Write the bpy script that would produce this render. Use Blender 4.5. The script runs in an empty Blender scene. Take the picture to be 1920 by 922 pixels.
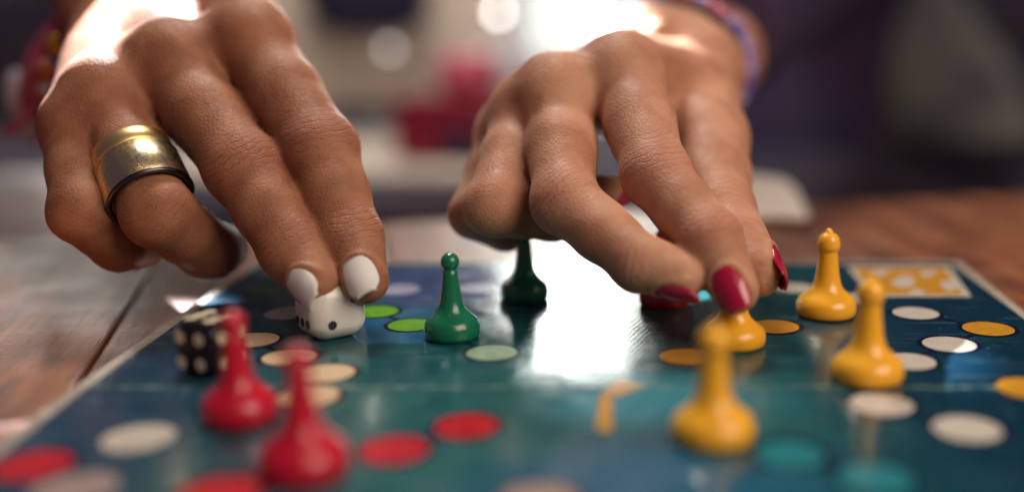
import bpy, bmesh, math, random
import numpy as np
from mathutils import Vector, Matrix
random.seed(4)
np.random.seed(4)
SC = bpy.context.scene
COL = SC.collection
MM = 0.001

# ------------------------------------------------------------------ camera
FPX, X0, Y0, YH = 2150.0, 1170.0, 461.0, 10.0
PITCH = math.atan((Y0 - YH) / FPX)
CAMH = 75.15
C_ = np.array([0.0, 0.0, CAMH])
F_ = np.array([0.0, math.cos(PITCH), -math.sin(PITCH)])
U_ = np.array([0.0, math.sin(PITCH), math.cos(PITCH)])
R_ = np.array([1.0, 0.0, 0.0])
cam = bpy.data.cameras.new('camera')
cam.sensor_width = 36.0
cam.lens = FPX / 1920 * 36.0
cam.shift_x = -(X0 - 960) / 1920
cam.clip_start = 0.01
cam.clip_end = 50
cam.dof.use_dof = True
cam.dof.focus_distance = 0.269
cam.dof.aperture_fstop = cam.lens / 13.8
cam.dof.aperture_blades = 0
camo = bpy.data.objects.new('camera', cam)
camo.location = (0, 0, CAMH * MM)
camo.rotation_euler = (math.pi / 2 - PITCH, 0, 0)
COL.objects.link(camo)
SC.camera = camo

# ------------------------------------------------------------------ world, lamps, exposure
W = bpy.data.worlds.new('World')
SC.world = W
W.use_nodes = True
W.node_tree.nodes['Background'].inputs[0].default_value = (0.28, 0.22, 0.34, 1)
W.node_tree.nodes['Background'].inputs[1].default_value = 0.21


def area_lamp(name, loc, target, sx, sy, watt, color):
    l = bpy.data.lights.new(name, 'AREA')
    l.shape = 'RECTANGLE'
    l.size, l.size_y = sx * MM, sy * MM
    l.energy = watt
    l.color = color
    o = bpy.data.objects.new(name, l)
    o.location = Vector(loc) * MM
    o.rotation_euler = (Vector(target) - Vector(loc)).to_track_quat('-Z', 'Y').to_euler()
    COL.objects.link(o)
    return o


def point_lamp(name, loc, r, watt, color):
    l = bpy.data.lights.new(name, 'POINT')
    l.shadow_soft_size = r * MM
    l.energy = watt
    l.color = color
    o = bpy.data.objects.new(name, l)
    o.location = Vector(loc) * MM
    COL.objects.link(o)


def spot_lamp(name, loc, target, r, reach, watt, color):
    l = bpy.data.lights.new(name, 'SPOT')
    l.shadow_soft_size = r * MM
    l.energy = watt
    l.color = color
    d = Vector(target) - Vector(loc)
    l.spot_size = 2 * math.atan(reach / d.length)
    l.spot_blend = 0.5
    o = bpy.data.objects.new(name, l)
    o.location = Vector(loc) * MM
    o.rotation_euler = d.to_track_quat('-Z', 'Y').to_euler()
    COL.objects.link(o)


area_lamp('rim_light', (-190, 800, 980), (-40, 300, 40), 220, 220, 7, (1.0, 0.95, 0.88))
# small beams of sun falling on the backs of the hands
spot_lamp('sunbeam', (-200, 950, 610), (-131, 347, 76), 5, 25, 700, (0.86, 0.92, 1.0))
spot_lamp('sunbeam', (-230, 950, 610), (-150, 312, 64), 5, 24, 430, (0.86, 0.92, 1.0))
spot_lamp('sunbeam', (-215, 950, 610), (-134, 320, 69), 5, 20, 380, (0.86, 0.92, 1.0))
spot_lamp('sunbeam', (-200, 950, 610), (-115, 327, 72), 5, 15, 430, (0.86, 0.92, 1.0))
spot_lamp('sunbeam', (-380, 1000, 530), (-4, 350, 60), 5, 25, 520, (0.94, 0.97, 1.0))
area_lamp('side_window_light', (-700, 1262, 300), (-60, 250, 0), 240, 130, 0.55, (1.0, 0.92, 0.84))
area_lamp('front_fill', (470, -150, 470), (-30, 280, 30), 560, 460, 5.3, (1.0, 0.82, 0.66))
area_lamp('backdrop_fill', (-150, 640, 620), (-120, 1050, 0), 300, 200, 2.2, (1.0, 0.90, 0.76))  # added fill that brightens the backdrop; no lamp stands there
point_lamp('ceiling_bulb', (70, -60, 420), 7, 0.10, (1.0, 0.78, 0.45))
point_lamp('table_bulb', (-60, 20, 430), 7, 0.08, (1.0, 0.78, 0.45))

SC.view_settings.view_transform = 'Standard'
SC.view_settings.look = 'None'
SC.view_settings.exposure = 0.0
SC.view_settings.gamma = 1.0
SC.cycles.use_denoising = True
SC.cycles.max_bounces = 8
SC.cycles.sample_clamp_indirect = 6.0
SC.cycles.caustics_reflective = False
SC.cycles.caustics_refractive = False


# ------------------------------------------------------------------ geometry helpers (millimetres)
def P(px, py, z):
    """point seen at photo pixel (px, py), z mm in front of the camera"""
    return C_ + z * (F_ + (px - X0) / FPX * R_ + (Y0 - py) / FPX * U_)


def camvec(v):
    """direction given as (right, down, away from the camera)"""
    d = v[0] * R_ - v[1] * U_ + v[2] * F_
    return d / np.linalg.norm(d)


FOLD_Y = 220.0
NEAR_TILT = math.radians(1.3)
BOARD_YAW = math.radians(-0.8)


def bz(x, y):
    """height of the board's top: the near half slopes down from the fold"""
    return 0.0 if y > FOLD_Y else -(FOLD_Y - y) * math.tan(NEAR_TILT)


def G(px, py):
    d = F_ + (px - X0) / FPX * R_ + (Y0 - py) / FPX * U_
    q = C_ - d * (C_[2] / d[2])
    if q[1] < FOLD_Y:
        t = math.tan(NEAR_TILT)
        # z = -(FOLD_Y - y) t
        s = (-FOLD_Y * t - C_[2] + C_[1] * t) / (d[2] - d[1] * t)
        q = C_ + d * s
    return q


def link(name, me, mat=None, parent=None, smooth=True):
    if mat is not None:
        me.materials.append(mat)
    if smooth:
        me.polygons.foreach_set('use_smooth', [True] * len(me.polygons))
    o = bpy.data.objects.new(name, me)
    COL.objects.link(o)
    if parent is not None:
        o.parent = parent
    return o


def mesh_from(name, verts, faces):
    me = bpy.data.meshes.new(name)
    me.from_pydata([tuple(np.asarray(v) * MM) for v in verts], [], faces)
    me.update()
    return me


def bm_obj(name, bm, mat, parent=None, smooth=True):
    bmesh.ops.scale(bm, vec=(MM, MM, MM), verts=bm.verts)
    bmesh.ops.recalc_face_normals(bm, faces=bm.faces)
    me = bpy.data.meshes.new(name)
    bm.to_mesh(me)
    bm.free()
    return link(name, me, mat, parent, smooth)


def tag(o, label=None, cat=None, group=None, kind=None):
    if label: o['label'] = label
    if cat: o['category'] = cat
    if group: o['group'] = group
    if kind: o['kind'] = kind
    return o


def empty(name, loc=(0, 0, 0), rz=0.0):
    o = bpy.data.objects.new(name, None)
    o.empty_display_size = 0.01
    o.location = Vector([float(c) for c in loc]) * MM
    o.rotation_euler = (0, 0, rz)
    COL.objects.link(o)
    return o


def bm_box(bm, x0, x1, y0, y1, z0, z1, bevel=0.0, seg=2):
    r = bmesh.ops.create_cube(bm, size=1.0)
    vs = r['verts']
    for v in vs:
        v.co = Vector(((x0 + x1) / 2 + v.co.x * (x1 - x0), (y0 + y1) / 2 + v.co.y * (y1 - y0), (z0 + z1) / 2 + v.co.z * (z1 - z0)))
    if bevel:
        es = list({e for v in vs for e in v.link_edges})
        bmesh.ops.bevel(bm, geom=es, offset=bevel, segments=seg, profile=0.5, affect='EDGES')


def bm_lathe(bm, prof, n=40, cx=0.0, cy=0.0, cz=0.0):
    rows = []
    for r, z in prof:
        if r < 1e-4:
            rows.append([bm.verts.new((cx, cy, cz + z))])
        else:
            rows.append([bm.verts.new((cx + r * math.cos(2 * math.pi * k / n), cy + r * math.sin(2 * math.pi * k / n), cz + z)) for k in range(n)])
    for a, b in zip(rows, rows[1:]):
        for k in range(n):
            k2 = (k + 1) % n
            if len(a) == 1 and len(b) == 1:
                continue
            if len(a) == 1:
                bm.faces.new((a[0], b[k], b[k2]))
            elif len(b) == 1:
                bm.faces.new((a[k], a[k2], b[0]))
            else:
                bm.faces.new((a[k], a[k2], b[k2], b[k]))


def spline(pts, n):
    """Catmull-Rom through the points"""
    pts = [np.asarray(p, float) for p in pts]
    q = [2 * pts[0] - pts[1]] + pts + [2 * pts[-1] - pts[-2]]
    out = []
    for i in range(1, len(q) - 2):
        for k in range(n):
            t = k / n
            a, b, c, d = q[i - 1], q[i], q[i + 1], q[i + 2]
            out.append(0.5 * (2 * b + (c - a) * t + (2 * a - 5 * b + 4 * c - d) * t * t + (3 * b - a - 3 * c + d) * t ** 3))
    out.append(q[-2])
    return out


def bm_tube(bm, pts, radii, n=12, caps=True, flat=1.0, up=(0, 0, 1)):
    pts = [np.asarray(p, float) for p in pts]
    m = len(pts)
    if np.isscalar(radii):
        radii = [radii] * m
    rows = []
    prev = None
    for i, p in enumerate(pts):
        t = pts[min(i + 1, m - 1)] - pts[max(i - 1, 0)]
        t = t / (np.linalg.norm(t) + 1e-9)
        u = np.asarray(up, float) if prev is None else prev
        u = u - t * np.dot(u, t)
        if np.linalg.norm(u) < 1e-3:
            u = np.array([1.0, 0, 0]) - t * t[0]
        u /= np.linalg.norm(u)
        prev = u
        w = np.cross(t, u)
        rows.append([bm.verts.new(p + radii[i] * (math.cos(a) * u * flat + math.sin(a) * w)) for a in [2 * math.pi * k / n for k in range(n)]])
    for a, b in zip(rows, rows[1:]):
        for k in range(n):
            bm.faces.new((a[k], a[(k + 1) % n], b[(k + 1) % n], b[k]))
    if caps:
        bm.faces.new(rows[0][::-1])
        bm.faces.new(rows[-1])


# ------------------------------------------------------------------ materials
def new_mat(name):
    m = bpy.data.materials.new(name)
    m.use_nodes = True
    nt = m.node_tree
    return m, nt, nt.nodes['Principled BSDF']


def pmat(name, col, rough=0.5, metal=0.0, coat=0.0, sss=0.0, sss_r=(1, 0.4, 0.2), spec=0.5, emit=None, estr=0.0,
         noise=None, bump=None, trans=0.0, sheen=0.0):
    """noise = (scale per metre, second colour, amount); bump = (scale, strength, distance m)"""
    m, nt, b = new_mat(name)
    I = b.inputs
    I['Base Color'].default_value = (*col, 1)
    I['Roughness'].default_value = rough
    I['Metallic'].default_value = metal
    I['Coat Weight'].default_value = coat
    I['Coat Roughness'].default_value = 0.08
    I['Specular IOR Level'].default_value = spec
    I['Transmission Weight'].default_value = trans
    I['Sheen Weight'].default_value = sheen
    if sss:
        I['Subsurface Weight'].default_value = sss
        I['Subsurface Radius'].default_value = sss_r
        I['Subsurface Scale'].default_value = 0.002
    if emit:
        I['Emission Color'].default_value = (*emit, 1)
        I['Emission Strength'].default_value = estr
    tc = nt.nodes.new('ShaderNodeTexCoord')
    if noise:
        n = nt.nodes.new('ShaderNodeTexNoise')
        n.inputs['Scale'].default_value = noise[0]
        n.inputs['Detail'].default_value = 5
        nt.links.new(tc.outputs['Object'], n.inputs['Vector'])
        r = nt.nodes.new('ShaderNodeMapRange')
        r.inputs[1].default_value, r.inputs[2].default_value = 0.35, 0.68
        r.inputs[4].default_value = noise[2]
        nt.links.new(n.outputs['Fac'], r.inputs[0])
        mx = nt.nodes.new('ShaderNodeMix')
        mx.data_type = 'RGBA'
        mx.inputs[6].default_value = (*col, 1)
        mx.inputs[7].default_value = (*noise[1], 1)
        nt.links.new(r.outputs[0], mx.inputs[0])
        nt.links.new(mx.outputs[2], I['Base Color'])
    if bump:
        n2 = nt.nodes.new('ShaderNodeTexNoise')
        n2.inputs['Scale'].default_value = bump[0]
        n2.inputs['Detail'].default_value = 3
        nt.links.new(tc.outputs['Object'], n2.inputs['Vector'])
        bp = nt.nodes.new('ShaderNodeBump')
        bp.inputs['Strength'].default_value = bump[1]
        bp.inputs['Distance'].default_value = bump[2]
        nt.links.new(n2.outputs['Fac'], bp.inputs['Height'])
        nt.links.new(bp.outputs[0], I['Normal'])
    return m


def N(nt, typ, **kw):
    n = nt.nodes.new(typ)
    for k, v in kw.items():
        setattr(n, k, v)
    return n


def math_node(nt, op, a, b=None, c=None):
    n = nt.nodes.new('ShaderNodeMath')
    n.operation = op
    for i, v in enumerate((a, b, c)):
        if v is None:
            continue
        if isinstance(v, (int, float)):
            n.inputs[i].default_value = v
        else:
            nt.links.new(v, n.inputs[i])
    return n.outputs[0]


def mix_col(nt, fac, a, b):
    n = nt.nodes.new('ShaderNodeMix')
    n.data_type = 'RGBA'
    for i, v in ((0, fac), (6, a), (7, b)):
        if isinstance(v, (int, float)):
            n.inputs[i].default_value = v
        elif isinstance(v, tuple):
            n.inputs[i].default_value = (*v, 1)
        else:
            nt.links.new(v, n.inputs[i])
    return n.outputs[2]


def smoothstep(nt, v, lo, hi, a=0.0, b=1.0):
    n = nt.nodes.new('ShaderNodeMapRange')
    n.interpolation_type = 'SMOOTHSTEP'
    nt.links.new(v, n.inputs[0])
    n.inputs[1].default_value, n.inputs[2].default_value = lo, hi
    n.inputs[3].default_value, n.inputs[4].default_value = a, b
    return n.outputs[0]


def skin_mat(name, base, deep, rosy, rough):
    m, nt, b = new_mat(name)
    tc = N(nt, 'ShaderNodeTexCoord')
    def noise(scale, detail=4, rough_=0.55):
        n = N(nt, 'ShaderNodeTexNoise')
        n.inputs['Scale'].default_value = scale
        n.inputs['Detail'].default_value = detail
        n.inputs['Roughness'].default_value = rough_
        nt.links.new(tc.outputs['Object'], n.inputs['Vector'])
        return n.outputs['Fac']
    au = N(nt, 'ShaderNodeAttribute', attribute_name='wr_u').outputs['Fac']
    av = N(nt, 'ShaderNodeAttribute', attribute_name='wr_v').outputs['Fac']
    am = N(nt, 'ShaderNodeAttribute', attribute_name='wr_m').outputs['Fac']
    n1 = noise(90)
    n2 = noise(420)
    c = mix_col(nt, smoothstep(nt, n1, 0.38, 0.66), base, deep)
    c = mix_col(nt, smoothstep(nt, n2, 0.5, 0.72, 0, 0.35), c, rosy)
    c = mix_col(nt, math_node(nt, 'MULTIPLY', am, 0.6), c, rosy)
    # wrinkles: bent, broken transverse lines over each joint
    wob = math_node(nt, 'MULTIPLY', math_node(nt, 'SUBTRACT', noise(230, 3), 0.5), 3.4)
    curv = math_node(nt, 'MULTIPLY', math_node(nt, 'MULTIPLY', av, av), 0.035)
    uu = math_node(nt, 'ADD', math_node(nt, 'ADD', au, wob), curv)
    s = math_node(nt, 'SINE', math_node(nt, 'MULTIPLY', uu, 3.6))
    line = smoothstep(nt, s, 0.45, 1.0)
    s2 = math_node(nt, 'SINE', math_node(nt, 'MULTIPLY', math_node(nt, 'ADD', uu, math_node(nt, 'MULTIPLY', av, 0.14)), 7.7))
    line2 = smoothstep(nt, s2, 0.4, 1.0, 0, 0.4)
    lines = math_node(nt, 'MULTIPLY', math_node(nt, 'ADD', line, line2), am)
    vor = N(nt, 'ShaderNodeTexVoronoi', feature='DISTANCE_TO_EDGE')
    vor.inputs['Scale'].default_value = 900
    nt.links.new(tc.outputs['Object'], vor.inputs['Vector'])
    cell = smoothstep(nt, vor.outputs['Distance'], 0.0, 0.25, 0, 0.16)
    fine = math_node(nt, 'MULTIPLY', noise(1700, 2), 0.26)
    mid = math_node(nt, 'MULTIPLY', noise(330, 3), 0.35)
    h = math_node(nt, 'SUBTRACT', math_node(nt, 'ADD', math_node(nt, 'ADD', cell, fine), mid), math_node(nt, 'MULTIPLY', lines, 0.62))
    bp = N(nt, 'ShaderNodeBump')
    bp.inputs['Strength'].default_value = 0.75
    bp.inputs['Distance'].default_value = 0.0004
    nt.links.new(h, bp.inputs['Height'])
    nt.links.new(bp.outputs[0], b.inputs['Normal'])
    c = mix_col(nt, math_node(nt, 'MULTIPLY', lines, 0.16), c, tuple(x * 0.45 for x in deep))
    nt.links.new(c, b.inputs['Base Color'])
    nt.links.new(smoothstep(nt, n2, 0.3, 0.7, rough - 0.05, rough + 0.1), b.inputs['Roughness'])
    b.inputs['Subsurface Weight'].default_value = 0.22
    b.inputs['Subsurface Radius'].default_value = (1.0, 0.32, 0.16)
    b.inputs['Subsurface Scale'].default_value = 0.0022
    b.inputs['Specular IOR Level'].default_value = 0.24
    return m


M = {}
M['skin_tan'] = skin_mat('tanned_skin', (0.37, 0.168, 0.092), (0.26, 0.100, 0.055), (0.36, 0.135, 0.076), 0.52)
M['skin_fair'] = skin_mat('warm_skin', (0.54, 0.285, 0.180), (0.41, 0.185, 0.112), (0.51, 0.215, 0.142), 0.50)
M['nail_white'] = pmat('white_nail_polish', (0.70, 0.67, 0.64), 0.3, coat=0.3, bump=(260, 0.2, 0.0003))
M['nail_red'] = pmat('red_nail_polish', (0.42, 0.006, 0.045), 0.22, coat=0.6)
M['yellow'] = pmat('yellow_plastic', (0.93, 0.465, 0.024), 0.28, coat=0.25, sss=0.2, sss_r=(1, 0.5, 0.1), noise=(60, (0.90, 0.42, 0.02), 0.6), bump=(130, 0.10, 0.0004))
M['green'] = pmat('green_plastic', (0.006, 0.155, 0.078), 0.24, coat=0.3, bump=(130, 0.10, 0.0004))
M['red'] = pmat('red_plastic', (0.52, 0.006, 0.03), 0.30, coat=0.25, sss=0.1, bump=(130, 0.10, 0.0004))
M['die_white'] = pmat('white_die_plastic', (0.80, 0.78, 0.72), 0.35, coat=0.2, sss=0.2, sss_r=(1, 0.8, 0.6))
M['die_black'] = pmat('black_die_plastic', (0.008, 0.006, 0.010), 0.34, spec=0.25)
M['pip_black'] = pmat('black_pip_paint', (0.012, 0.014, 0.022), 0.4)
M['pip_cream'] = pmat('cream_pip_paint', (0.72, 0.62, 0.42), 0.45)


def board_mat():
    m, nt, b = new_mat('printed_board')
    tc = N(nt, 'ShaderNodeTexCoord')
    sep = N(nt, 'ShaderNodeSeparateXYZ')
    geo = N(nt, 'ShaderNodeNewGeometry')
    nt.links.new(geo.outputs['Position'], sep.inputs[0])
    X, Y = sep.outputs[0], sep.outputs[1]
    def noise(scale, detail=4, dist=0.0):
        n = N(nt, 'ShaderNodeTexNoise')
        n.inputs['Scale'].default_value = scale
        n.inputs['Detail'].default_value = detail
        n.inputs['Distortion'].default_value = dist
        nt.links.new(geo.outputs['Position'], n.inputs['Vector'])
        return n.outputs['Fac']
    n1 = noise(28, 3, 1.0)
    def patch(cx, cy, rx, ry, edge=0.5):
        dx = math_node(nt, 'DIVIDE', math_node(nt, 'SUBTRACT', X, cx * MM), rx * MM)
        dy = math_node(nt, 'DIVIDE', math_node(nt, 'SUBTRACT', Y, cy * MM), ry * MM)
        d = math_node(nt, 'SQRT', math_node(nt, 'ADD', math_node(nt, 'MULTIPLY', dx, dx), math_node(nt, 'MULTIPLY', dy, dy)))
        d = math_node(nt, 'ADD', d, math_node(nt, 'MULTIPLY', math_node(nt, 'SUBTRACT', n1, 0.5), 0.9))
        return smoothstep(nt, d, 1.0 - edge, 1.0 + edge * 0.4, 1.0, 0.0)
    c = mix_col(nt, smoothstep(nt, n1, 0.35, 0.65), (0.010, 0.072, 0.088), (0.018, 0.108, 0.112))
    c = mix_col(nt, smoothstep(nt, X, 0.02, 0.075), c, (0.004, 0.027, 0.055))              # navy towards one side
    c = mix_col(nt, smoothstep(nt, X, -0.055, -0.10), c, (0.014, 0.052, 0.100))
    c = mix_col(nt, patch(-50, 268, 15, 17, 0.08), c, (0.018, 0.115, 0.22))                  # blue printed field
    c = mix_col(nt, patch(-47, 308, 40, 26, 0.3), c, (0.045, 0.075, 0.20))                   # violet printed field
    c = mix_col(nt, patch(8, 213, 26, 16, 0.8), c, (0.035, 0.21, 0.27))                      # turquoise
    c = mix_col(nt, patch(4, 176, 34, 16, 0.8), c, (0.014, 0.105, 0.19))
    c = mix_col(nt, smoothstep(nt, noise(170, 6, 0.5), 0.55, 0.75, 0, 0.22), c, (0.06, 0.16, 0.19))
    # rubbed specks in the print
    c = mix_col(nt, smoothstep(nt, noise(900, 4), 0.68, 0.74, 0, 0.5), c, (0.28, 0.33, 0.30))
    for ang, lo in ((0.5, 0.70), (-0.9, 0.72), (1.9, 0.71)):
        mp = N(nt, 'ShaderNodeMapping')
        mp.inputs['Rotation'].default_value = (0, 0, ang)
        mp.inputs['Scale'].default_value = (14, 900, 1)
        nt.links.new(geo.outputs['Position'], mp.inputs['Vector'])
        sn = N(nt, 'ShaderNodeTexNoise')
        sn.inputs['Scale'].default_value = 1.6
        sn.inputs['Detail'].default_value = 2
        nt.links.new(mp.outputs[0], sn.inputs['Vector'])
        c = mix_col(nt, smoothstep(nt, sn.outputs['Fac'], lo - 0.02, lo + 0.03, 0, 0.6), c, (0.20, 0.30, 0.30))
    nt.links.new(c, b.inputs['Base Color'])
    nt.links.new(smoothstep(nt, noise(140, 5), 0.35, 0.7, 0.14, 0.24), b.inputs['Roughness'])
    b.inputs['Specular IOR Level'].default_value = 0.5
    board_relief(nt, geo, b)
    return m


def board_relief(nt, geo, b, strength=0.07):
    """linen embossing of the coated paper, shared by the board and everything printed on it"""
    ws = []
    for ang in (0.0, math.pi / 2):
        mp = N(nt, 'ShaderNodeMapping')
        mp.inputs['Rotation'].default_value = (0, 0, ang + 0.3)
        nt.links.new(geo.outputs['Position'], mp.inputs['Vector'])
        w = N(nt, 'ShaderNodeTexWave')
        w.inputs['Scale'].default_value = 260
        w.inputs['Distortion'].default_value = 2.5
        w.inputs['Detail'].default_value = 2
        nt.links.new(mp.outputs[0], w.inputs['Vector'])
        ws.append(w.outputs['Fac'])
    n = N(nt, 'ShaderNodeTexNoise')
    n.inputs['Scale'].default_value = 750
    n.inputs['Detail'].default_value = 3
    nt.links.new(geo.outputs['Position'], n.inputs['Vector'])
    h = math_node(nt, 'ADD', math_node(nt, 'MULTIPLY', math_node(nt, 'ADD', ws[0], ws[1]), 0.3), n.outputs['Fac'])
    bp = N(nt, 'ShaderNodeBump')
    bp.inputs['Strength'].default_value = strength
    bp.inputs['Distance'].default_value = 0.0002
    nt.links.new(h, bp.inputs['Height'])
    nt.links.new(bp.outputs[0], b.inputs['Normal'])


def print_mat(name, col, col2=None):
    m, nt, b = new_mat(name)
    geo = N(nt, 'ShaderNodeNewGeometry')
    n = N(nt, 'ShaderNodeTexNoise')
    n.inputs['Scale'].default_value = 300
    n.inputs['Detail'].default_value = 6
    nt.links.new(geo.outputs['Position'], n.inputs['Vector'])
    c = mix_col(nt, smoothstep(nt, n.outputs['Fac'], 0.35, 0.7), col, col2 or tuple(x * 0.82 for x in col))
    nt.links.new(c, b.inputs['Base Color'])
    b.inputs['Roughness'].default_value = 0.20
    board_relief(nt, geo, b)
    return m


M['board'] = board_mat()
M['ink'] = print_mat('dark_ink', (0.006, 0.008, 0.030))
M['p_cream'] = print_mat('cream_print', (0.62, 0.47, 0.30), (0.66, 0.44, 0.27))
M['p_white'] = print_mat('white_print', (0.55, 0.50, 0.43), (0.50, 0.45, 0.39))
M['p_yellow'] = print_mat('yellow_print', (0.56, 0.27, 0.025), (0.50, 0.23, 0.02))
M['p_red'] = print_mat('red_print', (0.50, 0.014, 0.026))
M['p_green'] = print_mat('green_print', (0.15, 0.42, 0.02))
M['p_pale'] = print_mat('pale_print', (0.42, 0.42, 0.55))
M['p_palegreen'] = print_mat('pale_green_print', (0.30, 0.42, 0.30))
M['p_turq'] = print_mat('turquoise_print', (0.022, 0.20, 0.235))
M['p_pink'] = print_mat('faded_pink_print', (0.36, 0.27, 0.25))
M['worn'] = print_mat('worn_paper', (0.26, 0.33, 0.29), (0.03, 0.13, 0.15))
M['border'] = print_mat('cream_border_paper', (0.46, 0.40, 0.34), (0.38, 0.33, 0.28))
M['card'] = pmat('grey_card', (0.22, 0.19, 0.17), 0.8)


def wood_mat():
    m, nt, b = new_mat('varnished_wood')
    tc = N(nt, 'ShaderNodeTexCoord')
    info = N(nt, 'ShaderNodeObjectInfo')
    mp = N(nt, 'ShaderNodeMapping')
    mp.inputs['Scale'].default_value = (1.0, 0.12, 1.0)
    cmb = N(nt, 'ShaderNodeVectorMath', operation='ADD')
    nt.links.new(tc.outputs['Object'], cmb.inputs[0])
    nt.links.new(info.outputs['Random'], cmb.inputs[1])
    nt.links.new(cmb.outputs[0], mp.inputs['Vector'])
    def noise(scale, detail, src=mp.outputs[0], dist=0.0):
        n = N(nt, 'ShaderNodeTexNoise')
        n.inputs['Scale'].default_value = scale
        n.inputs['Detail'].default_value = detail
        n.inputs['Distortion'].default_value = dist
        nt.links.new(src, n.inputs['Vector'])
        return n.outputs['Fac']
    g1 = noise(120, 6, dist=1.2)
    g2 = noise(620, 5)
    g3 = noise(60, 5, tc.outputs['Object'])
    pit = noise(420, 4, tc.outputs['Object'])
    c = mix_col(nt, smoothstep(nt, g1, 0.3, 0.7), (0.10, 0.032, 0.018), (0.32, 0.108, 0.042))
    c = mix_col(nt, smoothstep(nt, g2, 0.5, 0.72, 0, 0.55), c, (0.055, 0.022, 0.014))
    c = mix_col(nt, smoothstep(nt, g3, 0.48, 0.7, 0, 0.5), c, (0.24, 0.105, 0.048))
    c = mix_col(nt, smoothstep(nt, pit, 0.66, 0.74, 0, 0.8), c, (0.03, 0.014, 0.014))
    nt.links.new(c, b.inputs['Base Color'])
    nt.links.new(smoothstep(nt, g3, 0.3, 0.7, 0.36, 0.52), b.inputs['Roughness'])
    h = math_node(nt, 'ADD', math_node(nt, 'MULTIPLY', g2, 0.6), math_node(nt, 'ADD', g1, math_node(nt, 'MULTIPLY', pit, 0.9)))
    bp = N(nt, 'ShaderNodeBump')
    bp.inputs['Strength'].default_value = 0.3
    bp.inputs['Distance'].default_value = 0.0009
    b.inputs['Coat Weight'].default_value = 0.12
    b.inputs['Coat Roughness'].default_value = 0.16
    nt.links.new(h, bp.inputs['Height'])
    nt.links.new(bp.outputs[0], b.inputs['Normal'])
    return m


M['wood'] = wood_mat()
M['gold'] = pmat('gold_metal', (0.98, 0.72, 0.30), 0.36, 1.0, bump=(500, 0.1, 0.0003))
M['steel'] = pmat('worn_metal_reflection_streaks', (0.93, 0.73, 0.40), 0.29, 1.0, bump=(420, 0.03, 0.0003))


def paint_reflection_streaks(m):
    """reflections painted as gold and grey streaks across the band, plus fine wear specks"""
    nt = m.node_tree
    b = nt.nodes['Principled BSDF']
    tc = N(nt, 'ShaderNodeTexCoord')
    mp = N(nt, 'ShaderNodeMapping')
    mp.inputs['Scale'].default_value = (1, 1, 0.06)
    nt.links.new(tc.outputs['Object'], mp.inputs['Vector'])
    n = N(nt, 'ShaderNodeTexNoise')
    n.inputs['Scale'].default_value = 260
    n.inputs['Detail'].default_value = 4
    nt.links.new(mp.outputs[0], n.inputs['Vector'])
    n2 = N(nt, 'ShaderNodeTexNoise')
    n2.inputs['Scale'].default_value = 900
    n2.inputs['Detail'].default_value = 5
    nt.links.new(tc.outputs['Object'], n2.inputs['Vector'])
    c = mix_col(nt, smoothstep(nt, n.outputs['Fac'], 0.44, 0.56), (0.95, 0.74, 0.36), (0.78, 0.64, 0.42))  # reflection streaks painted into the base colour
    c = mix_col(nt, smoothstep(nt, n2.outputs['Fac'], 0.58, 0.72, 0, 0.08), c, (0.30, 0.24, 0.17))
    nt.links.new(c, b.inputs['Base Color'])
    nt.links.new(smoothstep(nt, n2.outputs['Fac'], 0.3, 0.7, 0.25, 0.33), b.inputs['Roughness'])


paint_reflection_streaks(M['steel'])
M['dark_metal'] = pmat('tarnished_metal', (0.10, 0.09, 0.09), 0.28, 1.0)

# ------------------------------------------------------------------ setting: floor, sofa, window
o = bpy.data.objects
bm = bmesh.new()
bm_box(bm, -2500, 2500, -800, 3500, -470, -450)
tag(bm_obj('floor', bm, pmat('dark_floor', (0.07, 0.045, 0.04), 0.6, noise=(8, (0.10, 0.06, 0.05), 1.0)), smooth=False), kind='structure')
bm = bmesh.new()
bm_box(bm, -2500, -260, 2300, 2340, -450, 2000)
bm_box(bm, 90, 2500, 2300, 2340, -450, 2000)
bm_box(bm, -260, 90, 2300, 2340, 1000, 2000)
bm_box(bm, -260, 90, 2300, 2340, -450, -300)
tag(bm_obj('wall', bm, pmat('plum_wall_paint', (0.05, 0.035, 0.05), 0.8, noise=(6, (0.07, 0.05, 0.06), 1.0)), smooth=False), kind='structure')


# ------------------------------------------------------------------ table made of planks
table = empty('wooden_table', (0, 180, -2.6))
tag(table, 'brown varnished wooden table of long planks under the game board', 'table')
TH = math.radians(14.5)
dirv = np.array([-math.sin(TH), math.cos(TH)])
nrm = np.array([math.cos(TH), math.sin(TH)])
base = np.array([-112.7, 221.1])
edges = [-520, -446, -372, -300, -224, -150, -74, 0, 70, 142, 214, 290, 362, 436, 510, 584, 660, 734]
far_t = np.dot(np.array([-73, 415]) - base, dirv)
for i in range(len(edges) - 1):
    a, b_ = edges[i] + 0.55, edges[i + 1] - 0.55
    poly = [base + nrm * off + dirv * t for off, t in ((a, far_t - 560), (b_, far_t - 560), (b_, far_t), (a, far_t))]
    mid = sum(poly) / 4
    # local frame along the plank
    bm = bmesh.new()
    vs = []
    dz = random.uniform(-0.25, 0.0)
    for zz in (-22.0, 0.0):
        for q in poly:
            d = q - mid
            vs.append(bm.verts.new((np.dot(d, nrm), np.dot(d, dirv), zz)))
    bm.faces.new(vs[0:4][::-1]); bm.faces.new(vs[4:8])
    for k in range(4):
        bm.faces.new((vs[k], vs[(k + 1) % 4], vs[4 + (k + 1) % 4], vs[4 + k]))
    bmesh.ops.bevel(bm, geom=[e for e in bm.edges], offset=0.9, segments=2, profile=0.5, affect='EDGES')
    pl = bm_obj('plank', bm, M['wood'], table, smooth=False)
    pl.location = Vector((mid[0], mid[1] - 180, dz)) * MM
    pl.rotation_euler = (0, 0, TH)

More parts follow.
